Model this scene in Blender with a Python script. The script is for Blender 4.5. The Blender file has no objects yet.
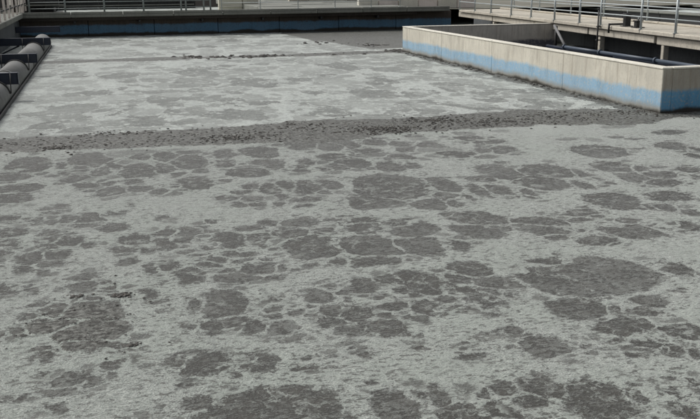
import bpy, bmesh, math, random
import numpy as np
from mathutils import Matrix, Vector
random.seed(7)
sc = bpy.context.scene
col = sc.collection
# ------------------------------------------------------------------ camera
cam = bpy.data.cameras.new('camera'); cam_o = bpy.data.objects.new('camera', cam); col.objects.link(cam_o)
R = ((0.9643887622838533, 0.07385635185575168, -0.25396762484847707),
     (-0.26440356241865065, 0.24483769879967052, -0.9328157682129996),
     (-0.006713520756213455, 0.9667469888947372, 0.2556466078437472))
CAM = Vector((0, 0, 3.0))
cam_o.matrix_world = Matrix.Translation(CAM) @ Matrix(R).to_4x4()
cam.sensor_width = 36; cam.lens = 882 / 700 * 36; cam.clip_start = .05; cam.clip_end = 3000
sc.camera = cam_o
sc.cycles.max_bounces = 5; sc.cycles.diffuse_bounces = 3; sc.cycles.glossy_bounces = 2
sc.render.resolution_x = 1024; sc.render.resolution_y = 613
# ------------------------------------------------------------------ sky, sun, exposure
SUN_EL, SUN_AZ = math.radians(50), math.radians(-48)      # azimuth from +Y towards +X
w = bpy.data.worlds.new('World'); sc.world = w; w.use_nodes = True
nt = w.node_tree; bg = nt.nodes['Background']
sky = nt.nodes.new('ShaderNodeTexSky'); sky.sky_type = 'NISHITA'; sky.sun_disc = False
sky.sun_elevation = SUN_EL; sky.sun_rotation = SUN_AZ; sky.dust_density = 6; sky.air_density = 1.0; sky.ozone_density = 1
hs = nt.nodes.new('ShaderNodeHueSaturation'); hs.inputs['Saturation'].default_value = .22
nt.links.new(sky.outputs[0], hs.inputs['Color']); nt.links.new(hs.outputs[0], bg.inputs[0])
bg.inputs[1].default_value = .11
sl = bpy.data.lights.new('sun', 'SUN'); sl.energy = 1.35; sl.angle = math.radians(10); sl.color = (1, .98, .95)
so = bpy.data.objects.new('sun', sl); col.objects.link(so)
sd = Vector((math.sin(SUN_AZ) * math.cos(SUN_EL), math.cos(SUN_AZ) * math.cos(SUN_EL), math.sin(SUN_EL)))
so.rotation_euler = (-sd).to_track_quat('-Z', 'Y').to_euler(); so.location = (-20, 20, 30)
vs = sc.view_settings; vs.view_transform = 'Standard'; vs.look = 'None'; vs.gamma = 1; vs.exposure = .18
# ------------------------------------------------------------------ helpers
class N:
    def __init__(s, name):
        s.m = bpy.data.materials.new(name); s.m.use_nodes = True; s.t = s.m.node_tree
        s.b = s.t.nodes['Principled BSDF']; s.geo = s.t.nodes.new('ShaderNodeNewGeometry')
    def new(s, k, **kw):
        n = s.t.nodes.new(k)
        for a, v in kw.items(): setattr(n, a, v)
        return n
    def put(s, sock, v):
        if isinstance(v, bpy.types.NodeSocket): s.t.links.new(v, sock)
        else: sock.default_value = v
    def math(s, op, a, b=0., clamp=False):
        n = s.new('ShaderNodeMath', operation=op, use_clamp=clamp); s.put(n.inputs[0], a); s.put(n.inputs[1], b); return n.outputs[0]
    def pos(s, sc=(1, 1, 1), off=(0, 0, 0)):
        n = s.new('ShaderNodeMapping'); s.t.links.new(s.geo.outputs['Position'], n.inputs[0])
        n.inputs['Scale'].default_value = sc; n.inputs['Location'].default_value = off; return n.outputs[0]
    def noise(s, vec, scale=1., det=4., rough=.55, dist=0.):
        n = s.new('ShaderNodeTexNoise'); s.put(n.inputs['Vector'], vec); n.inputs['Scale'].default_value = scale
        n.inputs['Detail'].default_value = det; n.inputs['Roughness'].default_value = rough; n.inputs['Distortion'].default_value = dist
        return n.outputs[0]
    def ss(s, v, a, b):
        n = s.new('ShaderNodeMapRange', interpolation_type='SMOOTHSTEP'); s.put(n.inputs[0], v)
        s.put(n.inputs[1], a); s.put(n.inputs[2], b); return n.outputs[0]
    def mix(s, f, a, b, mode='MIX'):
        n = s.new('ShaderNodeMix', data_type='RGBA', blend_type=mode); s.put(n.inputs[0], f)
        for i, v in ((6, a), (7, b)):
            s.put(n.inputs[i], v if isinstance(v, bpy.types.NodeSocket) else (*v[:3], 1))
        return n.outputs[2]
    def attr(s, name):
        return s.new('ShaderNodeAttribute', attribute_name=name).outputs['Fac']
    def sep(s, v):
        n = s.new('ShaderNodeSeparateXYZ'); s.put(n.inputs[0], v); return n.outputs
    def bump(s, h, d=.01, st=1.):
        n = s.new('ShaderNodeBump'); s.put(n.inputs['Height'], h); n.inputs['Distance'].default_value = d; n.inputs['Strength'].default_value = st
        s.put(s.b.inputs['Normal'], n.outputs[0])
    def fin(s, c, rough=.8, spec=.4, metal=0.):
        s.put(s.b.inputs['Base Color'], c if isinstance(c, bpy.types.NodeSocket) else (*c, 1))
        s.put(s.b.inputs['Roughness'], rough); s.b.inputs['Specular IOR Level'].default_value = spec; s.b.inputs['Metallic'].default_value = metal
        return s.m
def concrete(name, c, dark=.55, stain=.5, joint=0, sc=1., tint=None):
    n = N(name)
    big = n.noise(n.pos(), .7 * sc, 5, .6); fine = n.noise(n.pos(), 14 * sc, 6, .65)
    st = n.noise(n.pos((3.2, 3.2, .22)), 1.6 * sc, 5, .65)
    d = tuple(v * dark for v in c); t = tint or tuple(v * .8 for v in c)
    k = n.mix(n.ss(big, .35, .7), c, t)
    k = n.mix(n.math('MULTIPLY', n.ss(st, .48, .72), stain), k, d)
    k = n.mix(n.math('MULTIPLY', n.ss(fine, .4, .75), .45), k, d)
    n.bump(n.math('ADD', fine, n.math('MULTIPLY', big, .6)), .012, .6)
    return n.fin(k, .85, .3)
def paint(name, c, rough=.5, wear=(.2, .16, .12), amt=.5, metal=0., sc=1.):
    n = N(name); a = n.noise(n.pos(), 6 * sc, 6, .65); b = n.noise(n.pos(), 1.3 * sc, 3)
    k = n.mix(n.math('MULTIPLY', n.ss(a, .52, .72), amt), c, wear)
    k = n.mix(n.math('MULTIPLY', b, .4), k, tuple(v * .6 for v in c))
    n.bump(a, .003, .5); return n.fin(k, rough, .5, metal)
def mesh(name, V, F, mat, parent=None, smooth=False, kind=None):
    me = bpy.data.meshes.new(name); me.from_pydata([tuple(v) for v in V], [], F); me.update()
    if smooth: me.polygons.foreach_set('use_smooth', [True] * len(me.polygons))
    return link(name, me, mat, parent, kind)
def link(name, me, mat, parent=None, kind=None):
    if mat and not me.materials: me.materials.append(mat)
    o = bpy.data.objects.new(name, me); col.objects.link(o)
    if parent: o.parent = parent
    if kind: o['kind'] = kind
    return o
def thing(name, label, cat, group=None, loc=(0, 0, 0), rz=0):
    o = bpy.data.objects.new(name, None); col.objects.link(o); o.location = loc; o.rotation_euler = (0, 0, rz)
    o.empty_display_size = .2
    return tag(o, label, cat, group)
def tag(o, label, cat, group=None):
    o['label'] = label; o['category'] = cat
    if group: o['group'] = group
    return o
def box_bm(bm, x0, x1, y0, y1, z0, z1, bev=0., M=None):
    r = bmesh.ops.create_cube(bm, size=1)
    vs_ = r['verts']
    for v in vs_:
        v.co = Vector((x0 + (v.co.x + .5) * (x1 - x0), y0 + (v.co.y + .5) * (y1 - y0), z0 + (v.co.z + .5) * (z1 - z0)))
    if M: bmesh.ops.transform(bm, matrix=M, verts=vs_)
    if bev:
        es = list({e for v in vs_ for e in v.link_edges})
        bmesh.ops.bevel(bm, geom=es, offset=bev, segments=1, affect='EDGES')
def box(name, x0, x1, y0, y1, z0, z1, mat, parent=None, bev=.01, kind=None):
    bm = bmesh.new(); box_bm(bm, x0, x1, y0, y1, z0, z1, bev)
    me = bpy.data.meshes.new(name); bm.to_mesh(me); bm.free(); return link(name, me, mat, parent, kind)
def tube_bm(bm, a, b, r, seg=10, r2=None):
    a, b = Vector(a), Vector(b); L = (b - a).length
    M = Matrix.Translation((a + b) / 2) @ (b - a).to_track_quat('Z', 'Y').to_matrix().to_4x4()
    bmesh.ops.create_cone(bm, cap_ends=True, segments=seg, radius1=r, radius2=r if r2 is None else r2, depth=L, matrix=M)
def tube(name, a, b, r, mat, parent=None, seg=10, r2=None):
    bm = bmesh.new(); tube_bm(bm, a, b, r, seg, r2); me = bpy.data.meshes.new(name); bm.to_mesh(me); bm.free()
    for p in me.polygons: p.use_smooth = len(p.vertices) == 4
    return link(name, me, mat, parent)
# ------------------------------------------------------------------ numpy noise
def vnoise(x, y, seed=0):
    xi = np.floor(x).astype(np.int64); yi = np.floor(y).astype(np.int64); fx = x - xi; fy = y - yi
    fx = fx * fx * (3 - 2 * fx); fy = fy * fy * (3 - 2 * fy)
    def h(a, b):
        n = (a * 374761393 + b * 668265263 + seed * 974634777) & 0x7fffffff
        n = ((n ^ (n >> 13)) * 1274126177) & 0x7fffffff
        return ((n ^ (n >> 16)) & 0xffff) / 65535.
    return (h(xi, yi) * (1 - fx) + h(xi + 1, yi) * fx) * (1 - fy) + (h(xi, yi + 1) * (1 - fx) + h(xi + 1, yi + 1) * fx) * fy
def fbm(x, y, sc, oct=4, seed=0, g=.5):
    r = 0; a = 1; t = 0
    for i in range(oct):
        r = r + a * vnoise(x * sc, y * sc, seed + i); t += a; a *= g; sc *= 2.03
    return r / t - .5
PATCHES = '''-1.38,15.33,0.31,0.56 -1.51,14.43,0.23,0.22 -1.38,13.53,0.31,0.26 -1.38,12.91,0.23,0.29 -0.83,15.06,0.09,0.24 -0.41,15.43,0.32,0.53 
0.02,14.78,0.12,0.36 -0.82,14.41,0.08,0.18 -0.59,13.96,0.2,0.25 -0.22,14.4,0.16,0.3 0.39,14.22,0.27,0.48 -0.37,13.48,0.2,0.21 -0.06,13.52,0.11,0.23 
0.27,13.51,0.11,0.18 -0.05,12.92,0.2,0.23 0.32,12.94,0.13,0.23 0.58,12.68,0.14,0.16 0.46,15.42,0.17,0.3 0.91,15.29,0.24,0.41 0.82,14.32,0.18,0.37 
-1.34,11.83,0.15,0.16 -1.08,11.6,0.14,0.12 -0.61,11.51,0.14,0.16 -0.37,11.39,0.16,0.28 -0.07,10.97,0.15,0.18 -0.73,12.27,0.1,0.1 0.21,11.98,0.03,0.1 
-0.03,11.64,0.1,0.11 -0.84,11.81,0.1,0.08 0.6,11.18,0.1,0.13 1.2,15.55,0.24,0.21 1.18,14.76,0.29,0.54 1.9,15.29,0.21,0.28 2.5,15.25,0.29,0.4 
2.43,14.17,0.25,0.39 1.78,14.45,0.16,0.36 2.09,13.68,0.31,0.29 0.96,13.87,0.12,0.23 1.31,14,0.14,0.2 1.15,13.16,0.24,0.38 1.65,13.16,0.09,0.12 
3.34,15.66,0.26,0.43 3.89,15.32,0.25,0.32 3.66,14.43,0.27,0.24 3.11,14.21,0.14,0.21 2.95,13.87,0.11,0.16 2.87,13.52,0.13,0.13 3.54,13.69,0.22,0.25 
3.27,13.56,0.14,0.15 1.98,12.64,0.15,0.16 1.78,12.31,0.14,0.11 2.17,12.41,0.14,0.32 2.46,12.58,0.11,0.28 2.73,12.33,0.2,0.38 2.85,12.03,0.11,0.18 
3.19,12.45,0.22,0.34 1.5,12,0.14,0.16 1.82,11.87,0.17,0.12 1.59,11.63,0.1,0.11 1.82,11.56,0.1,0.1 2.43,11.33,0.15,0.08 2.23,11.9,0.12,0.15 
2.54,11.65,0.21,0.13 2.14,11.47,0.1,0.1 1.86,10.59,0.12,0.15 2.19,10.54,0.22,0.18 2.63,10.41,0.11,0.13 0.92,10.67,0.15,0.09 1.61,10.39,0.17,0.1 
2.01,10.26,0.15,0.09 3.02,11.24,0.08,0.24 1.13,10.83,0.09,0.09 4.16,15.41,0.2,0.49 4.73,15.49,0.23,0.28 4.34,14.7,0.22,0.27 5.14,15.22,0.18,0.24 
5.09,14.64,0.2,0.2 5.58,14.9,0.22,0.26 5.75,14.09,0.27,0.28 4.75,14.12,0.19,0.28 3.84,13.92,0.23,0.37 4.33,13.41,0.2,0.31 4.66,13.39,0.12,0.21 
6.35,14.24,0.2,0.2 6.64,14.23,0.26,0.33 6.55,15.42,0.28,0.18 6.73,14.99,0.27,0.15 3.9,12.05,0.48,0.67 3.39,11.22,0.37,0.34 4.68,12,0.18,0.47 
4.44,11.31,0.19,0.18 4.07,10.89,0.22,0.22 4.41,10.86,0.1,0.16 3.29,12.51,0.13,0.41 5.84,12.49,0.27,0.48 5.42,12.12,0.21,0.18 5.05,11.41,0.11,0.35 
5.4,11.35,0.19,0.29 4.74,11.11,0.07,0.14 5.54,11.23,0.09,0.36 4.38,9.93,0.34,0.36 2.91,10.3,0.23,0.15 3.36,10.02,0.23,0.22 4.13,10.32,0.1,0.14 
8.25,13.57,0.41,0.46 9.73,13.53,0.28,0.32 9.92,13.21,0.13,0.31 9.57,12.71,0.12,0.19 6.57,12.35,0.37,0.43 6.13,11.59,0.31,0.4 5.65,11.1,0.14,0.14 
7.04,12.05,0.11,0.3 7.04,11.66,0.07,0.14 6.64,11.35,0.11,0.22 7.06,11.31,0.08,0.13 7.77,12.29,0.29,0.38 8.03,12.1,0.19,0.26 7.62,11.55,0.2,0.39 
8.14,11.57,0.23,0.24 7.87,11.1,0.27,0.22 8.76,11.77,0.17,0.18 8.61,11.33,0.07,0.12 6.58,10.32,0.32,0.4 7.44,10.36,0.29,0.22 6.85,10.06,0.1,0.27 
7.02,9.86,0.13,0.2 7.16,9.57,0.13,0.17 7.75,10.15,0.07,0.16 5.83,9.91,0.24,0.13 5.07,9.6,0.29,0.32 6.19,9.29,0.15,0.19 6.34,9.08,0.17,0.15 
6.73,8.97,0.13,0.13 5.65,9.66,0.16,0.1 5.89,9.22,0.09,0.11 -1.27,11.07,0.18,0.18 -1.27,10.6,0.1,0.19 -1.29,10.12,0.06,0.28 -0.8,10.95,0.12,0.15 
-0.56,10.91,0.09,0.11 -0.38,11.22,0.17,0.19 -0.75,11.46,0.14,0.1 -1.15,11.58,0.16,0.1 -0.83,10.33,0.11,0.12 -0.59,10.53,0.16,0.2 -0.38,10.27,0.1,0.13 
-0.97,9.9,0.13,0.21 -0.73,9.99,0.14,0.15 -0.75,9.67,0.15,0.1 -1.03,9.52,0.09,0.16 -0.78,9.36,0.07,0.11 -0.79,10.64,0.09,0.11 0.17,10.3,0.16,0.22 
0.03,9.94,0.13,0.14 0.25,9.87,0.08,0.14 0.04,9.49,0.11,0.13 0.5,10.04,0.14,0.21 0.56,10.54,0.17,0.14 0.33,9.21,0.08,0.18 0.51,9.22,0.12,0.18 
0.41,8.76,0.1,0.12 0.53,8.78,0.06,0.18 -0.41,9.1,0.14,0.11 -0.38,8.8,0.16,0.14 -0.1,8.69,0.1,0.11 -0.2,8.85,0.08,0.07 -0.06,8.44,0.12,0.09 
-0.27,8.4,0.17,0.07 0.24,8.37,0.06,0.15 -1.15,8.97,0.07,0.12 -1.11,8.78,0.07,0.08 -0.91,8.86,0.06,0.16 -0.77,8.41,0.08,0.07 -0.64,8.2,0.13,0.17 
-0.34,8.12,0.23,0.22 -0.84,8.11,0.08,0.1 0.33,7.91,0.06,0.03 0.78,10.51,0.18,0.21 0.7,10.12,0.13,0.11 0.64,8.8,0.16,0.27 1.26,10.03,0.16,0.28 
1.6,9.96,0.14,0.25 1.99,10.12,0.19,0.27 2.38,10.07,0.14,0.14 2.13,9.43,0.27,0.4 2.43,9.44,0.07,0.21 2.46,9.15,0.07,0.17 2.29,8.79,0.12,0.15 
2.63,10.35,0.11,0.12 0.91,9.1,0.11,0.13 1.02,9.28,0.12,0.13 1.28,9.45,0.17,0.12 1.3,9.2,0.11,0.09 0.99,9.79,0.06,0.1 0.83,9.56,0.08,0.06 
1.44,8.87,0.17,0.17 1.16,8.64,0.22,0.16 1.01,8.88,0.08,0.06 1.51,8.54,0.1,0.11 1.63,8.82,0.08,0.1 0.89,7.87,0.23,0.34 0.66,7.86,0.1,0.2 
1.16,7.67,0.07,0.12 1.41,7.81,0.07,0.14 1.38,7.61,0.08,0.13 1.54,7.84,0.05,0.08 1.81,7.84,0.13,0.17 1.97,8.05,0.07,0.09 2.03,7.85,0.08,0.1 
2.18,8.11,0.05,0.15 1.83,7.42,0.11,0.16 1.71,7.58,0.05,0.06 1.53,7.46,0.09,0.08 1.36,7.43,0.07,0.06 1.67,7.33,0.06,0.06 2.88,10.09,0.21,0.26 
3.45,9.84,0.29,0.29 2.75,9.28,0.32,0.37 3.3,9.1,0.21,0.33 3.73,9.03,0.11,0.21 2.6,8.72,0.31,0.15 4.28,9.66,0.33,0.42 2.27,8,0.15,0.22 
2.59,8.03,0.12,0.18 2.9,7.91,0.22,0.33 3.04,7.7,0.1,0.21 2.63,7.75,0.1,0.1 2.35,7.62,0.09,0.08 2.04,7.71,0.07,0.08 2.39,7.42,0.14,0.13 
2.73,7.57,0.08,0.08 2.93,7.47,0.13,0.09 2.7,7.29,0.13,0.16 3.05,7.12,0.13,0.1 3.33,7.24,0.05,0.09 2.04,7.32,0.16,0.18 3.54,8.18,0.19,0.23 
3.61,7.74,0.19,0.21 3.33,7.94,0.13,0.15 3.23,7.5,0.13,0.2 3.38,7.53,0.1,0.13 3.29,7.15,0.15,0.09 3.25,6.99,0.09,0.06 3.59,7.33,0.04,0.08 
2.32,7.2,0.11,0.09 2.49,7.1,0.06,0.07 2.82,7.12,0.06,0.07 4.99,9.44,0.3,0.29 4.96,9.03,0.12,0.12 5.37,8.75,0.23,0.18 6.04,9,0.33,0.29 
6.37,9.02,0.13,0.2 5.98,9.19,0.18,0.15 4.62,7.65,0.62,0.47 4.02,6.87,0.26,0.22 4.36,6.68,0.1,0.1 4.82,6.81,0.15,0.15 4.56,6.58,0.15,0.11 
5.59,7.57,0.14,0.24 5.71,7.36,0.06,0.08 5.3,7,0.05,0.06 5.49,7.8,0.05,0.05 4.47,8.12,0.26,0.16 -0.65,7.75,0.18,0.14 -0.27,7.55,0.27,0.21 
-0.23,7.24,0.23,0.14 -0.69,7.11,0.06,0.06 -0.88,7.72,0.09,0.09 -1,7.67,0.08,0.07 -0.4,6.6,0.19,0.14 -0.49,6.44,0.15,0.09 -0.28,6.54,0.1,0.14 
-0.19,6.75,0.08,0.06 -0.91,6.39,0.04,0.04 -0.78,6.39,0.05,0.07 -0.53,6.09,0.07,0.07 0.07,7.18,0.05,0.07 0.34,6.6,0.07,0.13 0.28,5.82,0.05,0.14 
0.16,6.62,0.04,0.03 -0.03,6.86,0.05,0.03 0.04,5.89,0.05,0.06 -0.66,6.82,0.05,0.05 0.87,7.45,0.2,0.13 1.09,7.24,0.1,0.12 0.8,7.26,0.13,0.06 
1.32,7.16,0.12,0.14 1.82,7.14,0.13,0.15 0.63,6.55,0.21,0.19 1.01,6.49,0.18,0.2 0.35,6.63,0.11,0.14 0.82,6.32,0.09,0.08 0.45,6.24,0.06,0.05 
0.89,5.7,0.48,0.27 0.53,5.85,0.18,0.14 0.27,5.87,0.05,0.12 1.4,6.27,0.13,0.06 1.57,6.5,0.07,0.04 1.46,6.53,0.05,0.05 1.92,6.98,0.14,0.14 
2.24,6.92,0.15,0.19 2.37,6.44,0.07,0.06 1.86,6.42,0.05,0.05 1.81,6.59,0.07,0.05 3.25,6.52,0.07,0.09 3.14,6.23,0.05,0.08 2.69,6.2,0.08,0.05 
2.95,6.49,0.06,0.05 2.42,6.64,0.05,0.05 2.73,6.41,0.08,0.04 1.81,5.49,0.13,0.24 2.22,5.27,0.13,0.16 2.19,5.56,0.09,0.09 2.02,5.67,0.05,0.07 
2.15,5.74,0.06,0.04 2.52,5.51,0.08,0.08 2.71,5.48,0.1,0.17 2.56,5.21,0.11,0.11 1.43,5.49,0.04,0.11 3.37,6.17,0.22,0.17 4.17,6.37,0.27,0.14 
4.64,6.09,0.15,0.15 3.77,6.47,0.08,0.05 4.18,5.99,0.09,0.08 4.32,5.82,0.11,0.08 4.47,5.71,0.06,0.07 3.69,6.1,0.05,0.06 3.84,5.94,0.06,0.05 
3.96,5.8,0.1,0.06 3.6,5.92,0.09,0.05 3.98,6.13,0.08,0.05 3,5.46,0.14,0.19 2.74,5.24,0.11,0.2 3.24,5.14,0.27,0.27 3.5,5.14,0.1,0.16 
3.29,5.51,0.08,0.04 3.97,5.33,0.08,0.06 4.13,5.27,0.07,0.08 4.09,5.44,0.08,0.04 3.92,5.06,0.07,0.05 3.81,4.93,0.1,0.1 3.58,5.01,0.05,0.05 
3.89,5.18,0.06,0.06 2.9,5.23,0.04,0.04 -1.19,19.66,0.49,0.53 0.68,19.31,0.43,0.71 1.51,20.59,0.38,0.49 1.22,22.83,0.46,0.53 0.38,29,0.57,0.94 
2.98,29.22,0.7,1.29 0.22,21,0.31,0.44 -0.67,19.97,0.29,0.35 4.14,25.72,0.62,1.03 6.79,22.23,0.51,1 8,25.32,0.39,0.78 7.57,21.59,0.25,0.64 
7.8,29.84,0.62,1.4 2.74,19.62,0.66,0.76 4.86,19.19,0.44,0.5 2.7,22.29,0.33,0.64 5.28,23.07,0.26,0.35 3.29,29.59,0.43,1.33 7.64,20.02,0.24,0.5 
7.66,19.69,0.35,0.54 9.2,20.26,0.36,0.46 10.09,19.53,0.35,0.71 9.53,23.58,0.51,0.46 10.57,25.9,0.4,0.65 9.87,26.78,0.21,0.49 9.63,21.75,0.22,0.26 
8.44,18.84,0.34,0.4'''
# ------------------------------------------------------------------ the liquid with its foam: one height field, split into water, foam and scum
XW, YF = -2.35, 49.4                     # left pipe line and far wall
CX, CY0, CY1 = 11.75, 16.95, 34.8        # basin wall: left face, near face, far end
ys = [1.3]
while ys[-1] < YF + .1: ys.append(ys[-1] + max(.016, .52 * ys[-1] ** 2 / 2646))
ys = np.array(ys); nr = len(ys); nc = 760
u = np.linspace(0, 1, nc)
x0r = np.full(nr, -4.4); x1r = np.minimum(22., 3.6 + .86 * ys)
# denser columns in the near rows come from the narrow near span
X = x0r[:, None] + (x1r - x0r)[:, None] * u[None, :]
Y = np.repeat(ys[:, None], nc, 1)
wx = X + .16 * fbm(X, Y, 1.6, 3, 11) + .10 * fbm(X, Y, 4.2, 4, 12)
wy = Y + .22 * fbm(X, Y, 1.5, 3, 13) + .14 * fbm(X, Y, 3.6, 4, 14)
PATCH = [tuple(map(float, p.split(','))) for p in PATCHES.split()]
PATCH = [(a, b, c * 1.22, d * 1.27, 1) for a, b, c, d in PATCH]
# the same kind of patches carry on over the rest of the tank
rng = random.Random(3)
for (a, b, c, d, s) in list(PATCH):
    for q in range(3 if c > .2 else 1):
        t_ = rng.uniform(0, 6.28); k = rng.uniform(1.12, 1.5); e_ = rng.uniform(.03, .085) * (1 + (b > 12) * .4)
        PATCH.append((a + c * k * math.cos(t_), b + d * k * math.sin(t_), e_ * rng.uniform(1, 1.9), e_ * rng.uniform(.8, 1.4), rng.uniform(.7, 1)))
def inside(px, py): return abs(((px - 0) / (py)) ) < 9
for k in range(2600):
    py = rng.uniform(2, 49); px = rng.uniform(-2, 20)
    xl = -.26 - .02 + (-.9 if py < 6 else 0); vis_l = -.15 * py; vis_r = .84 * py + .7
    near = py < 13.6 and (px > vis_l - .1) and px < vis_r and py > 4.4
    if near: continue
    s = rng.uniform(.25, .75)
    if py > 17:
        g = 1 + (py - 17) / 40
        if rng.random() < .10: PATCH.append((px, py, s * g * rng.uniform(.5, 1.5), s * g * rng.uniform(.4, 1.1), rng.uniform(.25, .75))) if rng.random() < .45 else None
    elif rng.random() < .5: s *= .45; PATCH.append((px, py, s * rng.uniform(.6, 1.6), s * .8, rng.uniform(.6, 1)))
gy = 17.6
while gy < 49.5:
    g = .85 + (gy - 17) / 45; gx = -3 + rng.uniform(0, 1)
    while gx < 20:
        den = .66 + .3 * math.sin(gx * .9 + gy * .31) * math.cos(gy * .55 - gx * .2)
        if rng.random() < den:
            k = rng.choice((.5, .8, 1, 1, 1.3))
            PATCH.append((gx + rng.uniform(-.25, .25), gy + rng.uniform(-.5, .5), .40 * g * k * rng.uniform(.6, 1.3), .56 * g * k * rng.uniform(.7, 1.2), rng.uniform(.55, 1)))
        gx += .72 * g * rng.uniform(.55, 1.2)
    gy += .92 * g
b1 = np.full(X.shape, -9.); b2 = np.full(X.shape, -9.); st = np.ones(X.shape)
for (cx, cy, a, b, s) in PATCH:
    m = max(a, b) * .6 + .5
    i0, i1 = np.searchsorted(ys, (cy - b - m, cy + b + m))
    if i1 <= i0: continue
    w0 = x0r[i0:i1]; w1 = x1r[i0:i1]
    j0 = int(max(0, ((cx - a - m - w1.max() * 0 - w0[0]) / (w1.max() - w0[0])) * nc)); j1 = int(min(nc, ((cx + a + m - w0[0]) / (w1.min() - w0[0])) * nc + 2))
    if j1 <= j0: continue
    sl_ = (slice(i0, i1), slice(j0, j1))
    q = (np.abs((wx[sl_] - cx) / a) ** 2.3 + np.abs((wy[sl_] - cy) / b) ** 2.3) ** (1 / 2.3)
    d = (1 - q) * min(a, b)
    A = b1[sl_]; B = b2[sl_]; up = d > A
    B[:] = np.where(up, A, np.maximum(B, d)); st[sl_] = np.where(up, s, st[sl_]); A[:] = np.where(up, d, A)
vein = .03 + .06 * np.clip(fbm(X, Y, 2.2, 2, 31) + .1, 0, 1)
F = np.minimum(b1, (b1 - b2) * 1.3 - vein)
rid = np.abs(fbm(X, Y, 2.6, 3, 91)); gate = np.clip(fbm(X, Y, 1.1, 2, 93) * 3 + .3, 0, 1)
F = np.minimum(F, rid * 1.5 + .10 * (1 - gate) - .018)
F = F + .07 * fbm(X, Y, 7, 4, 21, .65) - .001
# beyond the scum band the foam is a finer net
net = 1.5 * np.abs(fbm(X, Y * .62, 1.5, 4, 81, .62)) - .13 + .5 * fbm(X, Y * .5, 3.0, 3, 85) + .25 * fbm(X, Y, .35, 2, 88)
wgt = np.clip((Y - 17.4) / .6, 0, 1)
F = F * (1 - wgt) + wgt * np.maximum(F * 1.2 - .02, net - .16); st = st * (1 - wgt) + wgt * np.clip(st + .35 * fbm(X, Y, .8, 3, 87), .45, 1)
F = np.clip(F, -1, 1)
# scum bands where the flow turns, and brown scum along the basin wall
def band(c, hw, x_of=None, seed=0):
    cc = c + .35 * fbm(X, Y * .3, .35, 3, seed) * 2 + .25 * fbm(X, Y, 1.3, 3, seed + 5)
    return hw * (1 + .3 * fbm(X, Y, 2.2, 3, seed + 7) + .9 * fbm(X, Y * .2, .5, 2, seed + 9)) - np.abs(Y - cc)
S1 = band(17.15, .98, seed=41); S2 = band(34.6, .75, seed=51)
S2 = S2 - .5 * np.clip(fbm(X, Y * .3, .7, 2, 56) + .1, 0, 1) * 1.5
S3 = .32 + .5 * fbm(X, Y, 1.1, 3, 61) - np.abs(X - (CX - .1)) + np.where((Y > CY0 - .4) & (Y < CY1 + 1), 0, -3)
S4 = np.minimum(X - 9.2 - 1.2 * fbm(X, Y, .4, 3, 63) - np.clip(44 - Y, 0, 9) * .25, 3) * .6 + .9 * fbm(X, Y * .35, 1.3, 4, 64) + np.where((Y > 36.5), 0, -3)
S5 = .45 + .9 * fbm(X, Y, .9, 3, 65) - np.hypot(X + .35, (Y - 7.6) * .6) * 1.2
SC = np.maximum.reduce([S1, S2, S3, S4])
SC = np.where(F > -.01, np.maximum(SC, S5), SC)
SC = np.clip(SC / .25, -1, 1)
SCF = np.clip(SC * .5 + .5, 0, 1)
clot = fbm(X, Y, 3.3, 4, 71); fine = fbm(X, Y, 21, 3, 72, .6)
fo = np.clip((-F + .02) / .09, 0, 1)
Z = .007 * fo + .008 * fo * fine * 2 + .004 * clot
Z = Z * (1 - SCF) + SCF * (.012 + .10 * np.clip(clot - .12, 0, 1) + .03 * np.clip(fine - .1, 0, 1))
verts = np.stack([X, Y, Z], -1).reshape(-1, 3)
idx = np.arange(nr * nc).reshape(nr, nc)
quads = np.stack([idx[:-1, :-1], idx[:-1, 1:], idx[1:, 1:], idx[1:, :-1]], -1).reshape(-1, 4)
Ff = F.reshape(-1); Sf = SCF.reshape(-1); Tf = st.reshape(-1); Cf = clot.reshape(-1)
qF = Ff[quads].mean(1); qS = Sf[quads].mean(1); qc = verts[quads].mean(1)
keep = ~((qc[:, 0] > CX + .12) & (qc[:, 1] > CY0 + .12) & (qc[:, 1] < CY1 - .12))
cls = np.where(qS > .5, 2, np.where(qF > .0, 0, 1))

n = N('foam_on_sludge')
Fa, Sa, Ta = n.attr('cover'), n.attr('scum'), n.attr('strength')
p = n.pos((1, 1.0, .3))
nz1 = n.noise(p, 9, 6, .72); nz2 = n.noise(n.pos((1, 1.9, .3), (7, 3, 0)), 11, 5, .72, .1); nz3 = n.noise(n.pos((1, 1, .3), (31, 5, 0)), 4.5, 4, .6)
nz4 = n.noise(n.pos((1, 1.2, .4)), 60, 3, .75); low = n.noise(p, .9, 3, .6); nz5 = n.noise(n.pos((1, 1.5, .3), (3, 9, 1)), 27, 3, .7)
Ya = n.sep(n.geo.outputs['Position'])[1]
far_net_bright = n.ss(n.math('ADD', Ya, n.math('MULTIPLY', low, 1.5)), 17.2, 18.4)  # far mask: finer net, plus the grazing brightness painted into the colours below
nz6 = n.noise(n.pos((1, .8, .3), (2, 8, 0)), 2.6, 5, .72)
F2 = n.math('ADD', Fa, n.math('MULTIPLY', n.math('SUBTRACT', nz1, .5), .34))
F2 = n.math('ADD', F2, n.math('MULTIPLY', n.math('SUBTRACT', nz5, .5), .11))
F2 = n.math('ADD', F2, n.math('MULTIPLY', far_net_bright, n.math('MULTIPLY', n.math('SUBTRACT', nz6, .5), 1.25)))
dark = n.ss(F2, -.014, .016)
# filaments of foam left inside the dark patches
ft = n.math('ADD', .515, n.math('MULTIPLY', n.math('SUBTRACT', low, .5), .35))
fil = n.math('MULTIPLY', n.ss(nz2, ft, n.math('ADD', ft, .07)), .55)
fil = n.math('MAXIMUM', fil, n.math('MULTIPLY', n.ss(nz5, .56, .62), .5))
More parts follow.
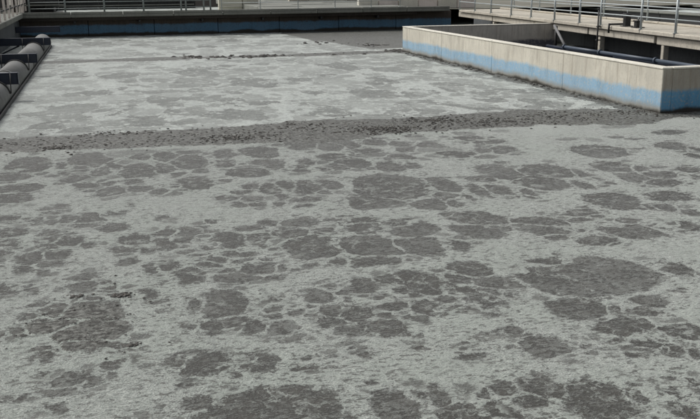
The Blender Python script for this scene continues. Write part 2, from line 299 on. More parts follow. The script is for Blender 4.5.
# lace: thin threads of foam dividing the open liquid into small cells
def lace(sc_, off, w_, nz_):
    v = n.new('ShaderNodeTexVoronoi', feature='DISTANCE_TO_EDGE'); mm = n.new('ShaderNodeMapping'); n.t.links.new(n.geo.outputs['Position'], mm.inputs[0])
    mm.inputs['Location'].default_value = off; mm.inputs['Scale'].default_value = (.62, 1, .2)
    va = n.new('ShaderNodeVectorMath', operation='ADD'); n.put(va.inputs[0], mm.outputs[0]); cx_ = n.new('ShaderNodeCombineXYZ')
    n.put(cx_.inputs[0], n.math('MULTIPLY', nz_, .5)); n.put(cx_.inputs[1], n.math('MULTIPLY', nz1, .5)); n.put(va.inputs[1], cx_.outputs[0])
    n.put(v.inputs['Vector'], va.outputs[0]); v.inputs['Scale'].default_value = sc_
    wn = n.math('MULTIPLY', n.ss(nz_, .42, .6), w_)
    return n.math('SUBTRACT', 1, n.ss(v.outputs['Distance'], n.math('MULTIPLY', wn, .45), n.math('ADD', wn, .012)))
lc = n.math('MULTIPLY', lace(5.2, (0, 0, 0), .085, nz3), .75)
lc = n.math('MULTIPLY', lc, n.math('ADD', .35, n.math('MULTIPLY', .65, n.ss(low, .42, .55))))
dark = n.math('MULTIPLY', dark, n.math('SUBTRACT', 1, n.math('MAXIMUM', lc, fil)))
# dark flecks in the foam, gathered in places
thr = n.math('SUBTRACT', .565, n.math('MULTIPLY', n.math('SUBTRACT', nz3, .45), .28))
fl = n.ss(n.math('ADD', nz2, n.math('MULTIPLY', n.math('SUBTRACT', nz5, .5), .5)), thr, n.math('ADD', thr, .03))
fl = n.math('MULTIPLY', fl, n.ss(Fa, -.9, -.02))
dk = n.math('MAXIMUM', dark, n.math('MULTIPLY', fl, .8))
dk = n.math('MULTIPLY', dk, n.math('MULTIPLY', Ta, .93))
foamc = n.mix(n.ss(nz1, .3, .7), (.305, .33, .298), (.475, .505, .46))
foamc = n.mix(n.math('MULTIPLY', n.ss(nz5, .46, .56), .55), foamc, (.63, .66, .605))
foamc = n.mix(n.math('MULTIPLY', n.ss(nz4, .46, .58), .62), foamc, (.12, .135, .115))
foamc = n.mix(n.math('MULTIPLY', n.ss(low, .40, .62), .42), foamc, (.36, .40, .35))
darkc = n.mix(n.ss(nz3, .35, .65), (.024, .020, .016), (.044, .038, .031))
darkc = n.mix(n.math('MULTIPLY', n.ss(nz4, .48, .66), .6), darkc, (.11, .108, .095))
foamc = n.mix(n.math('MULTIPLY', far_net_bright, .6), foamc, (.76, .81, .755))  # far foam whitened, brightening at grazing view put into its colour
stk = n.noise(n.pos((1.5, .9, .3), (5, 1, 0)), 3.2, 5, .75)
foamc = n.mix(n.math('MULTIPLY', far_net_bright, n.math('MULTIPLY', n.ss(stk, .46, .56), .5)), foamc, (.36, .385, .355))
darkc = n.mix(far_net_bright, darkc, (.12, .125, .112))  # far liquid paler too, grazing sky reflection painted into it
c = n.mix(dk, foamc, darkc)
scn = n.noise(p, 12, 5, .72)
scumc = n.mix(n.ss(scn, .42, .55), (.20, .205, .185), (.045, .042, .035))
scumc = n.mix(n.math('MULTIPLY', n.ss(nz6, .48, .6), .45), scumc, (.07, .068, .058))
scumc = n.mix(n.math('MULTIPLY', n.ss(nz2, .5, .62), .6), scumc, (.30, .31, .28))
scm = n.ss(n.math('ADD', Sa, n.math('MULTIPLY', n.math('ADD', n.math('SUBTRACT', nz1, .5), n.math('SUBTRACT', nz6, .5)), 1.1)), .42, .58)
c = n.mix(scm, c, scumc)
hgt = n.math('ADD', n.math('MULTIPLY', nz5, 1.1), n.math('MULTIPLY', nz4, .6))
hgt = n.math('SUBTRACT', hgt, n.math('MULTIPLY', dk, .5))
n.bump(hgt, .03, .8)
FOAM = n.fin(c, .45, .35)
sh = n.math('MULTIPLY', n.math('SUBTRACT', 1, dk), n.math('SUBTRACT', 1, scm)); n.put(n.b.inputs['Sheen Weight'], n.math('MULTIPLY', sh, .6)); n.b.inputs['Sheen Roughness'].default_value = .22
n.put(n.b.inputs['Roughness'], n.math('SUBTRACT', .45, n.math('MULTIPLY', dk, .12)))

def surf(name, k, kind):
    q = quads[keep & (cls == k)]; used, inv = np.unique(q, return_inverse=True); inv = inv.reshape(-1)
    me = bpy.data.meshes.new(name); me.vertices.add(len(used)); me.vertices.foreach_set('co', verts[used].astype(np.float32).reshape(-1))
    me.loops.add(len(inv)); me.loops.foreach_set('vertex_index', inv.astype(np.int32))
    me.polygons.add(len(q)); me.polygons.foreach_set('loop_start', np.arange(len(q), dtype=np.int32) * 4)
    me.polygons.foreach_set('loop_total', np.full(len(q), 4, dtype=np.int32))
    me.polygons.foreach_set('use_smooth', np.ones(len(q), dtype=bool))
    for nm, arr in (('cover', Ff), ('scum', Sf), ('strength', Tf)):
        at = me.attributes.new(nm, 'FLOAT', 'POINT'); at.data.foreach_set('value', arr[used].astype(np.float32))
    me.update(); me.validate(); return link(name, me, FOAM, kind=kind)
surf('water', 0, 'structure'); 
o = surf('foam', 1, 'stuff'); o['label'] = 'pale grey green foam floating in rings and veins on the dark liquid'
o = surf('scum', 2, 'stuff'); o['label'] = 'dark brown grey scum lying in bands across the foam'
# ------------------------------------------------------------------ materials
M_conc = concrete('walkway_concrete', (.54, .50, .42), .4, .4)
M_grey = concrete('weathered_concrete', (.22, .225, .20), .5, .5)
M_cap = concrete('cap_concrete', (.74, .71, .62), .6, .25)
M_rail = paint('galvanised_rail', (.42, .46, .46), .45, (.25, .27, .26), .3, .2)
M_railg = paint('dull_rail', (.24, .27, .265), .5, (.08, .08, .07), .4, .2)
M_blue = paint('dark_blue_steel', (.014, .021, .04), .45, (.05, .04, .03), .5)
M_pipe = paint('pale_pipe', (.17, .172, .165), .6, (.07, .065, .05), .85, sc=.5)
M_pipeb = paint('blue_grey_pipe', (.06, .08, .11), .45, (.09, .09, .1), .4)
M_dark = paint('dark_steel', (.02, .02, .02), .6, (.05, .04, .035), .5)
M_black = paint('machinery_black', (.012, .013, .013), .6, (.03, .028, .025), .5)
M_pale = concrete('pale_render', (.62, .60, .50), .7, .2)
M_pink = concrete('pale_post_concrete', (.80, .72, .66), .7, .15, sc=2)
M_brown = concrete('brown_wall', (.07, .06, .055), .5, .4)
def wall_paint(name, conc, blue, top, zb, wav, low, dark_lo, sc_amt=1.):
    """bare concrete above, a blue painted band below with a ragged upper edge, slime at the waterline"""
    n = N(name); P3 = n.sep(n.geo.outputs['Position']); z = P3[2]
    big = n.noise(n.pos(), .8, 5, .6); st = n.noise(n.pos((3, 3, .8)), 1.3, 6, .7); st2 = n.noise(n.pos((12, 12, .7), (4, 1, 2)), 1.1, 5, .7)
    fine = n.noise(n.pos(), 17, 6, .7)
    k = n.mix(n.ss(big, .35, .7), conc, tuple(v * .82 for v in conc))
    k = n.mix(n.math('MULTIPLY', n.ss(st, .46, .66), .32 * sc_amt), k, tuple(v * .5 for v in conc))
    k = n.mix(n.math('MULTIPLY', n.ss(st2, .50, .68), .38 * sc_amt), k, (.20, .145, .095))
    k = n.mix(n.math('MULTIPLY', n.ss(fine, .45, .75), .4), k, tuple(v * .6 for v in conc))
    e = n.math('ADD', z, n.math('ADD', n.math('MULTIPLY', n.math('SUBTRACT', big, .5), wav), n.math('MULTIPLY', n.math('SUBTRACT', st, .5), wav * .35)))
    b = n.math('MULTIPLY', n.ss(n.math('ADD', e, n.math('MULTIPLY', n.math('SUBTRACT', fine, .5), .12)), zb + .075, zb - .06), n.math('SUBTRACT', 1, n.math('MULTIPLY', n.ss(fine, .52, .64), .65)))
    bl = n.mix(n.math('MULTIPLY', n.ss(st, .42, .68), .55), blue, tuple(v * .55 + .02 for v in blue))
    bl = n.mix(n.math('MULTIPLY', n.ss(n.math('ADD', n.math('MULTIPLY', fine, .4), n.math('MULTIPLY', big, .6)), .42, .6), .6), bl, tuple(.7 * v + .12 * (v + .1) + .06 * sc_amt for v in blue))
    k = n.mix(b, k, bl)
    k = n.mix(n.ss(e, low + .1, low - .08), k, (.30, .30, .27))
    k = n.mix(n.ss(n.math('ADD', z, n.math('MULTIPLY', n.math('SUBTRACT', big, .5), .35)), dark_lo + .05, dark_lo - .05), k, (.035, .032, .026))
    n.bump(n.math('ADD', fine, big), .01, .6); return n.fin(k, .75, .35)
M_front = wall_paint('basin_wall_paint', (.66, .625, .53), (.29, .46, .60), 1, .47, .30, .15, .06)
M_near_shaded = wall_paint('basin_near_wall_shaded_paint', (.42, .39, .33), (.11, .30, .48), 1, .50, .15, -.3, .09)  # darker copy of the basin paint, shade of the side away from the sun
M_far_shaded = wall_paint('tank_far_wall_shaded_paint', (.07, .058, .048), (.09, .20, .31), 1, .58, .25, -.3, .16, .6)  # base colours darkened for the shade under the deck overhang, besides the stains
M_inner = wall_paint('basin_inner_wall', (.58, .54, .47), (.10, .10, .12), 1, .35, .3, -.3, -.1)
M_lside = concrete('left_wall_concrete', (.13, .14, .145), .45, .6)
nn = N('dark_water'); nn.bump(nn.noise(nn.pos(), 3, 4), .02, .5); M_dw = nn.fin((.012, .018, .03), .15, .5)
nn = N('pale_foam_far'); k = nn.noise(nn.pos(), .8, 6, .65); M_ff = nn.fin(nn.mix(nn.ss(k, .4, .62), (.44, .47, .44), (.2, .22, .2)), .6, .3)
nn = N('yard_ground'); k = nn.noise(nn.pos(), .3, 7, .65); k2 = nn.noise(nn.pos(), 9, 5, .7)
nn.bump(k2, .01); M_gr = nn.fin(nn.mix(nn.ss(nn.math('ADD', k, nn.math('MULTIPLY', k2, .3)), .5, .8), (.21, .20, .17), (.13, .13, .105)), .9, .2)

# ------------------------------------------------------------------ ground: one sheet with openings for the tanks
xs = [-900, -4.25, 17.6, 30, 60, 900]; yg = [-900, 1.2, 49.45, 52.2, 95, 900]
V = [(x, y, 1.0) for y in yg for x in xs]; Fg = []
for j in range(5):
    for i in range(5):
        tank = (j == 1 and i in (1, 2)) or (j in (1, 2) and i in (3,)) or (j == 2 and i == 2) or (j == 2 and i == 1)
        north = j == 3 and i == 1
        if tank or north or (j == 1 and i == 3): continue
        a = j * 6 + i; Fg.append((a, a + 1, a + 7, a + 6))
mesh('ground', V, Fg, M_gr, kind='structure')
mesh('tank_floor', [(-5, 0, -.6), (70, 0, -.6), (70, 100, -.6), (-5, 100, -.6)], [(0, 1, 2, 3)], M_dark, kind='structure')

# ------------------------------------------------------------------ far wall and far walkway
t = thing('tank_wall', 'stained far tank wall, walkway shade painted in, with a faded blue band under the walkway', 'wall', loc=(7, YF, 0))
t_off = Vector((7, YF, 0))
def lbox(name, x0, x1, y0, y1, z0, z1, mat, par, bev=.01):
    L = par.location
    return box(name, x0 - L.x, x1 - L.x, y0 - L.y, y1 - L.y, z0 - L.z, z1 - L.z, mat, par, bev)
x = -4.2
i = 0
while x < 19.5:
    lbox('wall_panel', x + .012, x + 3.4, YF + .004 * (i % 2), YF + .35, -.6, 1.02, M_far_shaded, t, .015); x += 3.412; i += 1
lbox('backing', -4.3, 19.6, YF + .352, YF + .5, -.6, 1.0, M_dark, t)
fw = thing('far_walkway', 'grey concrete walkway crossing behind the foam tank at its far end', 'walkway', loc=(7, 49, 1.03))
x = -4.2; i = 0
while x < 17.5:
    lbox('deck_slab', x + .01, x + 2.6, 48.62 + .012 * ((i * 5) % 3), 50.5, 1.035, 1.17, M_grey, fw, .02)
    lbox('edge_kerb', x + .01, x + 2.6, 48.66 + .01 * ((i * 3) % 3), 48.86, 1.173, 1.31, M_grey, fw, .02)
    x += 2.61; i += 1
lbox('soffit_beam', -4.2, 17.4, 49.0, 49.2, .86, 1.03, M_brown, fw)
for k in range(6):
    lbox('bracket', -1.5 + 3.3 * k, -1.38 + 3.3 * k, 48.9, 49.38, .70, .855, M_dark, fw)

def railing(name, label, group, pts, h, heights, mat, r=.024, rr=.018, zb=0., ends=None, extra=None):
    """posts at pts, straight rails between the first and the last"""
    o = Vector(pts[0]); t = thing(name, label, 'railing', group, loc=o)
    for p in pts:
        q = Vector(p) - o
        tube('post', q - Vector((0, 0, zb)), q + Vector((0, 0, h)), r, mat, t, 8)
        box('base_plate', q.x - .07, q.x + .07, q.y - .07, q.y + .07, q.z, q.z + .012, mat, t, .002)
    a, b = (Vector(ends[0]) - o, Vector(ends[1]) - o) if ends else (Vector(pts[0]) - o, Vector(pts[-1]) - o)
    for z in heights:
        tube('rail', a + Vector((0, 0, z)), b + Vector((0, 0, z)), rr, mat, t, 8)
    return t
railing('guard_railing', 'dull grey steel railing standing along the far concrete walkway', 'railings of the walkways',
        [(x_, 48.78, 1.31) for x_ in (-3.6, -1.85, .1, 2.1, 4.05, 4.3, 5.25, 5.6)], 1.1, (.18, .5, .8, 1.1), M_railg, .045, .02)
railing('guard_railing', 'thin pale railing along the right half of the far walkway', 'railings of the walkways',
        [(x_, 48.78, 1.31) for x_ in (6.2, 8.3, 10.4, 12.5, 14.6, 16.3)], 1.1, (.35, .7, 1.1), M_rail, .022, .015)

# ------------------------------------------------------------------ left side: wall, walkway, posts, pipe on brackets
lw = thing('tank_wall', 'grey concrete side wall left of the big pipe', 'wall', loc=(-4.2, 25, 0))
y = 1.2
i = 0
while y < 49:
    lbox('wall_panel', -4.55, -4.2 + .004 * (i % 2), y + .012, min(y + 3.6, YF - .02), -.6, 1.05, M_lside, lw, .015); y += 3.61; i += 1
lbox('backing', -4.7, -4.552, 1.3, 49.3, -.6, 1.0, M_dark, lw)
lk = thing('side_walkway', 'narrow grey concrete walkway along the left tank edge under the pale posts', 'walkway', loc=(-4.6, 25, 1.06))
y = 1.2
while y < 48.4:
    lbox('deck_slab', -5.5, -3.92 + .01 * random.random(), y + .01, min(y + 2.4, 48.6), 1.055, 1.28, M_grey, lk, .02); y += 2.41
pf = thing('post_fence', 'row of thick pale concrete posts with dark rails on the left walkway', 'fence', loc=(-4.05, 12, 1.28))
y = 21.0
pm = None
while y < 58:
    L = pf.location
    if pm is None:
        o_ = box('post', -.045, .045, -.06, .06, 0, 1.25, M_pink, pf, .015); pm = o_.data
    else: o_ = link('post', pm, None, pf)
    o_.location = (random.uniform(-.012, .012), y - L.y, 0); o_.rotation_euler = (random.uniform(-.02, .02), random.uniform(-.02, .02), 0)
    y += 2.0 if y < 48 else 1.7
for z in (.38, .95):
    lbox('rail', -4.06, -4.02, 19.8, 58, 1.28 + z, 1.28 + z + .06, M_dark, pf, .004)
bw = thing('yard_wall', 'low dark brown wall behind the pale posts on the left', 'wall', loc=(-7, 50, 1))
for k in range(12):
    lbox('wall_panel', -7.2, -6.9 + .01 * (k % 2), 14 + 5 * k, 18.97 + 5 * k, .9, 3.4, M_brown, bw, .02)

# pipe
PX, PZ, PR = -2.76, .16, .37
pp = thing('large_pipe', 'fat pale grey pipe lying along the left edge of the foam', 'pipe', loc=(PX, 20, PZ))
y = 3.0; edges = [3.0]
while y < 43:
    y2 = min(y + 5.8, 43.6)
    tube('pipe_section', (0, y + .03 - 20, 0), (0, y2 - .03 - 20, 0), PR, M_pipe, pp, 32)
    tube('flange', (0, y2 - .07 - 20, 0), (0, y2 + .05 - 20, 0), PR + .022, M_pipe, pp, 32) if y2 < 43 else None
    y = y2
bm = bmesh.new(); bmesh.ops.create_uvsphere(bm, u_segments=28, v_segments=14, radius=PR)
for v in bm.verts: v.co.y *= .7
bmesh.ops.translate(bm, vec=(0, 23.55, 0), verts=bm.verts)
me = bpy.data.meshes.new('end_cap'); bm.to_mesh(me); bm.free()
for p_ in me.polygons: p_.use_smooth = True
link('end_cap', me, M_pipe, pp)
cb = thing('edge_shadow_strip', 'shadow line stand-in, a dark plate between the big pipe and the foam', 'shadow_line', loc=(-2.33, 24, 0))
for k in range(12): lbox('plate', -2.36, -2.325, 3 + 3.3 * k, 6.28 + 3.3 * k, -.5, .085, M_dark, cb, .004)  # dark strip drawn in place of the shadow line beside the pipe
def arc(name, r0, r1, wy_, a0, a1, mat, par, cx=0, cy=0, cz=0, seg=20):
    V = []; Fq = []
    for i in range(seg + 1):
        a = a0 + (a1 - a0) * i / seg
        for r_, dy in ((r0, -wy_), (r1, -wy_), (r1, wy_), (r0, wy_)):
            V.append((cx + r_ * math.cos(a), cy + dy, cz + r_ * math.sin(a)))
    for i in range(seg):
        for j in range(4):
            a = i * 4 + j; b = i * 4 + (j + 1) % 4; Fq.append((a, b, b + 4, a + 4))
    return mesh(name, V, Fq, mat, par)
def bracket(Y_, label, x1=-2.12):
    b = thing('pipe_bracket', label, 'bracket', 'dark blue beams over the big pipe', loc=(-4.2, Y_, .56))
    L = b.location
    box('web', 0, x1 + 4.2, -.012, .012, -.12, .12, M_blue, b, .003)
    box('top_flange', 0, x1 + 4.2, -.09, .09, .122, .145, M_blue, b, .003)
    box('bottom_flange', 0, x1 + 4.2, -.09, .09, -.145, -.122, M_blue, b, .003)
    box('front_plate', 0.02, x1 + 4.2 - .01, -.088, -.07, -.119, .119, M_blue, b, .002)
    box('end_plate', x1 + 4.2 + .002, x1 + 4.2 + .02, -.1, .1, -.15, .15, M_blue, b, .003)
    if Y_ > 45: return b
    arc('strap', PR + .008, PR + .028, .05, math.radians(8), math.radians(172), M_dark, b, PX + 4.2, -.32, PZ - .56)
    for sx in (-1, 1):
        tube('hanger_rod', (PX + 4.2 + sx * (PR + .03), -.32, PZ - .5), (PX + 4.2 + sx * (PR + .03), -.1, .13), .014, M_dark, b, 6)
    tube('brace', (0.02, 0, -.55), (.9, 0, -.15), .03, M_blue, b, 8)
    return b
bracket(46.9, 'farthest dark blue beam, beyond the rounded pipe end')
bracket(37.9, 'dark blue beam crossing just before the rounded pipe end')
bracket(29.9, 'dark blue beam crossing the middle of the visible big pipe')
bracket(23.9, 'nearest dark blue beam crossing the big pipe, at the photo edge', -2.2)

# ------------------------------------------------------------------ basin box on the right
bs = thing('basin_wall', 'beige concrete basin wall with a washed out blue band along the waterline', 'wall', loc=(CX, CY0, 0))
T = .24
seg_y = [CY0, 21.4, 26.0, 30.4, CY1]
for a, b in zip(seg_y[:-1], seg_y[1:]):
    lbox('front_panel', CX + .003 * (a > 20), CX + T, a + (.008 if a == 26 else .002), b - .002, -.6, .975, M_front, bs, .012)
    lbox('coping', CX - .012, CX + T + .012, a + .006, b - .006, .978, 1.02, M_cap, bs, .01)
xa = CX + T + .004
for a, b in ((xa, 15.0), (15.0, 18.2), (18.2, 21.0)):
    lbox('near_panel', a + .006, b - .006, CY0, CY0 + T, -.6, .975, M_near_shaded, bs, .012)
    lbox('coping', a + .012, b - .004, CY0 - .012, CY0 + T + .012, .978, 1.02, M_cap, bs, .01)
lbox('corner_shaded_face', CX + .02, xa - .002, CY0 - .006, CY0 + .006, -.6, .97, M_near_shaded, bs, .002)  # thin facing that carries the painted shade onto the front wall's near end
lbox('far_panel', xa + .01, 18.6, CY1 - T, CY1, -.6, .975, M_inner, bs, .012)
lbox('coping', xa + .016, 18.6, CY1 - T - .012, CY1 + .012, .978, 1.02, M_cap, bs, .01)
for a, b in zip(seg_y[:-1], seg_y[1:]):
    lbox('inner_lining', CX + T + .003, CX + T + .03, a + .3, b - .3, -.6, .9, M_inner, bs, .002)
mesh('basin_water', [(CX + .2, CY0 + .2, .02), (22, CY0 + .2, .02), (22, CY1 - .1, .02), (CX + .2, CY1 - .1, .02)], [(0, 1, 2, 3)], M_dw, kind='structure')

# ------------------------------------------------------------------ right walkway
def XE(Y_): return 17.42 + (Y_ - 23.41) * .0771
ANG = -math.atan(.0771)
rw = thing('side_walkway', 'broad beige concrete walkway passing behind the basin on the right', 'walkway', loc=(XE(24), 24, 0), rz=ANG)
k_ = math.sqrt(1 + .0771 ** 2)
def sY(Y_): return (Y_ - 24) * k_
posts = [16.0, 18.2, 20.4, 22.65, 24.9, 27.1, 30.1, 31.9, 34.3, 36.85, 39.3, 42.1, 44.6, 47.2]
for i, (a, b) in enumerate(zip(posts[:-1], posts[1:])):
    box('deck_slab', .008 * (i % 2), 2.6, sY(a) + .012, sY(b) - .012, 1.03, 1.16 + .004 * (i % 3), M_conc, rw, .018)
    box('kerb', 2.4, 2.58, sY(a) + .014, sY(b) - .014, 1.172, 1.25, M_conc, rw, .015)
for a, b in ((16, 20.5), (20.5, 26.2), (26.2, 31.2), (31.2, 36.6), (36.6, 42), (42, 47.6)):
    dz = .03 if a in (20.5,) else 0
    box('edge_beam', .10 + dz, .32, sY(a) + .06, sY(b) - .06, .76 - dz, 1.0, M_conc, rw, .015)
for Y_ in (20.6, 25.8, 30.35, 36.6, 42): box('column', .14, .34, sY(Y_) - .12, sY(Y_) + .05, -.6, .755 - .03, M_conc, rw, .015)
rb = thing('tank_wall', 'shaded dark wall beneath the right walkway', 'wall', loc=(20.0, 30, 0))
y = 1.3
while y < 49:
    lbox('wall_panel', XE(y) + 1.9, XE(y) + 2.2, y + .01, min(y + 4.4, 49.2), -.6, 1.02, M_lside, rb, .012); y += 4.41
fr = [(XE(Y_) + .05, Y_, 1.17) for Y_ in posts[2:]]
railing('guard_railing', 'front grey pipe railing on the basin side of the right walkway', 'railings of the walkways', fr, 1.12, (.42, .78, 1.12), M_rail, .042, .023, zb=.12)
bkY = [21.6, 24.0, 27.05, 28.7, 30.85, 34.5, 37.8, 41.5, 45]
railing('guard_railing', 'rear grey pipe railing on the far side of the right walkway', 'railings of the walkways', [(XE(Y_) + 2.47, Y_, 1.25) for Y_ in bkY], 1.05, (.12, .42, .72, 1.05), M_rail, .036, .02)
# valve gear and junction boxes on the walkway
for (Y_, dx, hh, lb) in ((28.9, .5, .42, 'small dark valve box, the taller one beside the front railing'), (28.0, .45, .22, 'low dark pipe stub right of the taller valve box')):
    v = thing('valve_box', lb, 'valve', 'valve gear on the right walkway', loc=(XE(Y_) + dx, Y_, 1.168))
    box('body', -.11, .11, -.1, .1, 0, hh, M_black, v, .02)
    box('lid', -.14, .14, -.13, .13, hh + .002, hh + .04, M_dark, v, .01)
    tube('spindle', (0, 0, hh + .04), (0, 0, hh + .16), .02, M_rail, v, 8)
    box('foot', -.18, .18, -.16, .16, .001, .03, M_dark, v, .005)
db = thing('drain_pipe', 'short dark pipe bending over the walkway edge beside the valve box', 'pipe', loc=(XE(29.2), 29.2, 1.18))
tube('pipe_section', (.6, 0, .06), (-.06, 0, .06), .035, M_black, db, 10); tube('elbow', (-.06, .0, .09), (-.06, 0, -.25), .036, M_black, db, 10)
# pole leaning by the walkway, cable riser
po = thing('slim_pole', 'slim dark pole rising from the basin past the walkway edge', 'pole', loc=(XE(30.0) - .10, 30.0, 0))
tube('shaft', (0, 0, -.3), (0, 0, 1.75), .03, M_dark, po, 8); tube('cap', (0, 0, 1.752), (0, 0, 1.79), .045, M_dark, po, 8)
for z in (.6, 1.1): box('clip', -.05, .12, -.05, .05, z, z + .04, M_dark, po, .005)
# pipe inside the basin
ip = thing('basin_pipe', 'blue grey pipe running inside the basin below the right walkway', 'pipe', loc=(17.15, 25, .30))
for a, b in ((17.3, 21), (21, 25.2), (25.2, 28.6), (28.6, 31.2)):
    tube('pipe_section', (0, a + .02 - 25, 0), (0, b - .02 - 25, 0), .062, M_pipeb, ip, 16)
    tube('flange', (0, b - .04 - 25, 0), (0, b + .04 - 25, 0), .10, M_pipeb, ip, 16)
for Y_ in (20, 24.5, 29): box('support', -.05, .05, Y_ - 25 - .05, Y_ - 25 + .05, -1, -.1, M_dark, ip, .005)
M_strut = paint('grey_strut', (.17, .17, .17), .6, (.06, .05, .04), .6)
stt = thing('strut', 'slanted grey strut from the walkway down to the basin pipe end', 'strut', loc=(17.9, 33.2, 0))
tube('arm', (0, .3, .98), (-.70, -1.9, .36), .055, M_strut, stt, 10)
tube('upright', (-.02, .1, -.2), (-.02, .1, .97), .06, M_dark, stt, 10)
wp = thing('walkway_pipe', 'thin second pipe lying low against the shaded side of the basin', 'pipe', loc=(17.6, 25, .16))
for a, b in ((17.3, 23), (23, 28.4), (28.4, 33.5)): tube('pipe_section', (0, a + .02 - 25, 0), (0, b - .02 - 25, 0), .07, M_blue, wp, 12)

# ------------------------------------------------------------------ beyond the right walkway: next tank
nt_ = thing('tank_wall', 'dark tank wall seen through the railing beyond the right walkway', 'wall', loc=(32, 45, 0))
M_bluew = paint('blue_wall_paint', (.03, .09, .2), .6, (.03, .04, .05), .6)
y = 22
while y < 74:
    lbox('wall_panel', 31 + .03 * ((int(y)) % 2), 31.5, y + .02, y + 3.9, -.6, .80, M_bluew if 33 < y < 39 else M_dark, nt_, .02)
    lbox('coping', 30.9, 31.65, y + .02, y + 3.9, .803, .90, M_grey, nt_, .02); y += 3.92
mesh('pale_tank_surface', [(31.5, 15, .72), (120, 15, .72), (120, 140, .72), (31.5, 140, .72)], [(0, 1, 2, 3)], M_ff, kind='structure')
mesh('gap_water', [(20, 1, .0), (31.1, 1, 0), (31.1, 95, 0), (20, 95, 0)], [(0, 1, 2, 3)], M_ff, kind='structure')
for j, (x0, y0, y1) in enumerate(((38, 30, 96), (52, 40, 120))):
    g = thing('catwalk', ['nearer thin catwalk crossing the pale tank beyond the railing', 'farther thin catwalk crossing the pale tank beyond the railing'][j], 'walkway', 'catwalks over the pale tank', loc=(x0, y0, .7))
    y = y0
    while y < y1:
        lbox('deck_slab', x0, x0 + .9, y + .02, y + 4.9, .86, .98, M_grey, g, .02)
        lbox('column', x0 + .3, x0 + .6, y + .2, y + .5, .5, .858, M_grey, g, .02); y += 4.92

# ------------------------------------------------------------------ beyond the far walkway
mesh('far_tank_foam', [(-4.2, 50.4, .0), (12, 50.4, 0), (12, 95, 0), (-4.2, 95, 0)], [(0, 1, 2, 3)], M_ff, kind='structure')
M_mach = concrete('stained_far_wall', (.05, .052, .05), .4, .7)
fwl = thing('tank_wall', 'black stained wall closing the next tank beyond the far walkway', 'wall', loc=(2, 93, 0))
for k in range(8): lbox('wall_panel', -6 + 1.9 * k, -4.13 + 1.9 * k, 93 + .05 * (k % 2), 93.5, -.6, 2.6, M_mach, fwl, .02)
lbox('pipe_ledge', -6, 9, 92.6, 92.98, .30, .42, M_grey, fwl, .01)
lbox('pipe_ledge', -6, 9, 92.7, 92.98, 1.0, 1.1, M_grey, fwl, .01)
# machinery house left
mh = thing('pump_unit', 'dark pump machinery at the far left corner beyond the walkway', 'pump', loc=(-4, 54, 1.0))
lbox('body', -4.2, -2.6, 53, 55.2, 1.0, 2.2, M_black, mh, .05)
lbox('base', -4.5, -2.2, 52.8, 55.4, .95, 1.12, M_brown, mh, .02)
L = mh.location
tube('motor', (.2, -1.4, .75), (1.7, -1.4, .75), .3, M_dark, mh, 18); tube('flange', (.95, -1.4, .75), (1.03, -1.4, .75), .38, M_dark, mh, 18)
tube('duct', (-.6, -1.2, .2), (-.6, -1.2, 1.6), .14, M_brown, mh, 12); lbox('rail', -5.2, -2.0, 52.0, 52.06, 1.55, 1.62, M_grey, mh, .005)
# pale block and platform
pb = thing('block_wall', 'bright whitish rendered block wall behind the far railing', 'wall', loc=(8.5, 60, .9))
for k, (a, b) in enumerate(((7.45, 9.0), (9.06, 10.1))): lbox('wall_panel', a, b, 60 + .02 * k, 60.5, .6, 2.3, M_pale, pb, .02)
lbox('ledge', 7.4, 10.1, 59.9, 59.98, 1.1, 1.16, M_cap, pb, .01)
pt = thing('platform', 'wide grey concrete platform behind the right half of the far walkway', 'platform', loc=(14, 60, 1))
for i in range(3):
    for j in range(7):
        lbox('deck_slab', 9.0 + 2.8 * i + .02 + (1.3 if j > 1 and i < 2 else 0) * 0, 11.8 + 2.8 * i - .02, 50.7 + 3.4 * j, 54.06 + 3.4 * j, .9, 1.24 + .015 * ((i + 2 * j) % 3), M_grey, pt, .03)
bl = thing('block_wall', 'long beige block wall at the back of the grey platform', 'wall', loc=(20, 68, .9))
for r in range(3):
    for k in range(4):
        lbox('block', 13.4 + 1.5 * k + .75 * (r % 2) + .02, 14.88 + 1.5 * k + .75 * (r % 2), 66 + random.uniform(0, .06), 66.6, .9 + .5 * r, 1.38 + .5 * r, M_pale if (k + r) % 3 else M_conc, bl, .03)
pi = thing('grey_parapet', 'pale pinkish parapet standing where the two walkways meet', 'wall', loc=(17, 53, 1))
for k in range(6): lbox('block', 15.2 + 1.3 * k + .02, 16.48 + 1.3 * k, 53.5 + .04 * (k % 2), 53.9, 1.0, 1.62, M_pink if k % 2 else M_cap, pi, .03)

# the walkway the picture was taken from
nw = thing('near_walkway', 'concrete walkway at the near tank edge under the viewer', 'walkway', loc=(5, 0, 1.1))
for k in range(9): lbox('deck_slab', -5.5 + 2.6 * k, -2.92 + 2.6 * k, -1.4, 1.15, 1.02, 1.28, M_grey, nw, .02)
nwl = thing('tank_wall', 'concrete near wall of the foam tank below the viewer', 'wall', loc=(5, 1.0, 0))
for k in range(6): lbox('wall_panel', -4.2 + 4 * k, -.22 + 4 * k, .9, 1.25, -.6, 1.015, M_lside, nwl, .015)

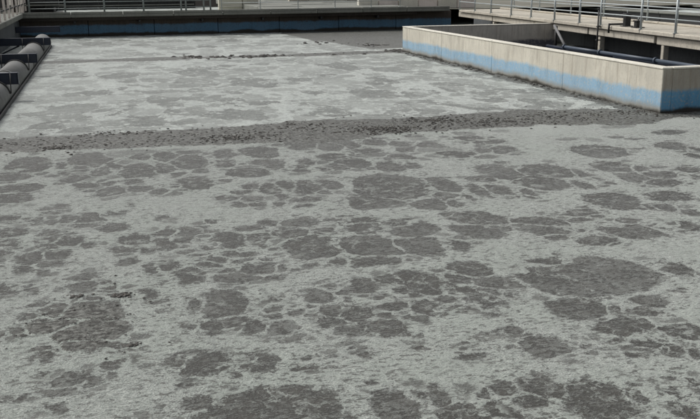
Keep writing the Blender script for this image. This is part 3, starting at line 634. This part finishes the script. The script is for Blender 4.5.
# ------------------------------------------------------------------ floating sludge
M_lump = N('sludge'); k = M_lump.noise(M_lump.pos(), 30, 5, .7); M_lump.bump(k, .01, .8)
M_lump = M_lump.fin(M_lump.mix(M_lump.ss(k, .4, .65), (.03, .028, .024), (.11, .10, .085)), .55, .4)
def lump_geo(V, Fq, x, y, z, r, rnd):
    b = len(V); n1 = 6
    V.append((x + rnd.uniform(-.3, .3) * r, y + rnd.uniform(-.3, .3) * r, z + r * rnd.uniform(.15, .6)))
    for ring, (rr, zz) in enumerate(((.6, .35), (1., 0.), (.9, -.25))):
        for i in range(n1):
            a = 6.283 * (i + .5 * ring) / n1; q = rr * r * rnd.uniform(.45, 1.45)
            V.append((x + 1.25 * q * math.cos(a), y + q * math.sin(a), z + r * zz * rnd.uniform(.6, 1.3)))
    for i in range(n1):
        j = (i + 1) % n1; Fq.append((b, b + 1 + i, b + 1 + j))
        for ring in range(2):
            o_ = b + 1 + ring * n1; Fq.append((o_ + i, o_ + n1 + i, o_ + n1 + j, o_ + j))
rnd = random.Random(5); V = []; Fq = []
def clus(n_, cx, cy, sx, sy, r0, r1):
    for _ in range(n_):
        lump_geo(V, Fq, rnd.gauss(cx, sx), rnd.gauss(cy, sy), .02, rnd.uniform(r0, r1) * rnd.uniform(.5, 1), rnd)
for (cx, cy, sx, sy, n_) in ((2.3, 16.75, .35, .2, 60), (5.3, 16.75, .42, .25, 150), (6.6, 17.6, .4, .2, 60), (3.9, 17.6, .5, .3, 30), (.1, 17.9, .35, .15, 35),
                             (-.95, 16.65, .2, .1, 30), (11., 17.3, .7, .3, 40), (8.6, 17.2, 1., .4, 70), (7.6, 16.9, .5, .2, 50)):
    clus(int(n_ * 1.8), cx, cy, sx, sy, .01, .036)
for _ in range(900):
    x = rnd.uniform(-2.2, 12.5); lump_geo(V, Fq, x, 17.15 + rnd.gauss(0, .55), .015, rnd.uniform(.008, .026), rnd)
for (cx, cy, sx, sy, n_) in ((3.1, 34.9, .25, .4, 22), (5.5, 34.5, .8, .35, 60), (4.1, 34.4, .3, .2, 12), (9.5, 34.4, 1., .3, 10), (11.65, 35.0, .22, .25, 120), (11.5, 38.4, .3, .4, 20), (9.6, 40, 1., 1., 14)):
    clus(n_, cx, cy, sx, sy, .03, .12)
for _ in range(160):
    y = rnd.uniform(17.2, 34); lump_geo(V, Fq, CX - abs(rnd.gauss(0, .12)) - .02, y, .02, rnd.uniform(.01, .05), rnd)
for _ in range(60):
    lump_geo(V, Fq, rnd.gauss(-.3, .35), rnd.gauss(7.8, .45), .014, rnd.uniform(.004, .014), rnd)
o = mesh('scum_lumps', V, Fq, M_lump, kind='stuff'); o['label'] = 'small dark lumps of sludge strewn over the scum bands'
LP = [(-.97, 16.63, .10, 'dark lump on the long scum band near the left pipe'),
      (2.25, 16.66, .11, 'dark lump of sludge on the long scum band, second cluster from left'),
      (5.25, 16.93, .13, 'reddish black lump in the middle of the long scum band'),
      (6.57, 17.58, .09, 'small dark lump at the upper edge of the long scum band'),
      (-.44, 8.5, .045, 'black sludge lump on the dark patch at lower left'),
      (-.02, 8.42, .055, 'black sludge lump at the right end of the lower left dark patch'),
      (.06, 7.15, .03, 'small dark clot beneath the lower left dark patch'),
      (3.16, 35.2, .19, 'dark lump at the left end of the far scum line'),
      (11.9, 38.2, .17, 'dark clot floating near the far corner of the beige basin')]
for (x, y, r, lb) in LP:
    V = []; Fq = []
    for _ in range(26): lump_geo(V, Fq, rnd.gauss(0, r * .9), rnd.gauss(0, r * .55), .004, r * rnd.uniform(.12, .42), rnd)
    o = mesh('sludge_lump', V, Fq, M_lump); o.location = (x, y, .006); tag(o, lb, 'sludge lump', 'sludge lumps on the foam')
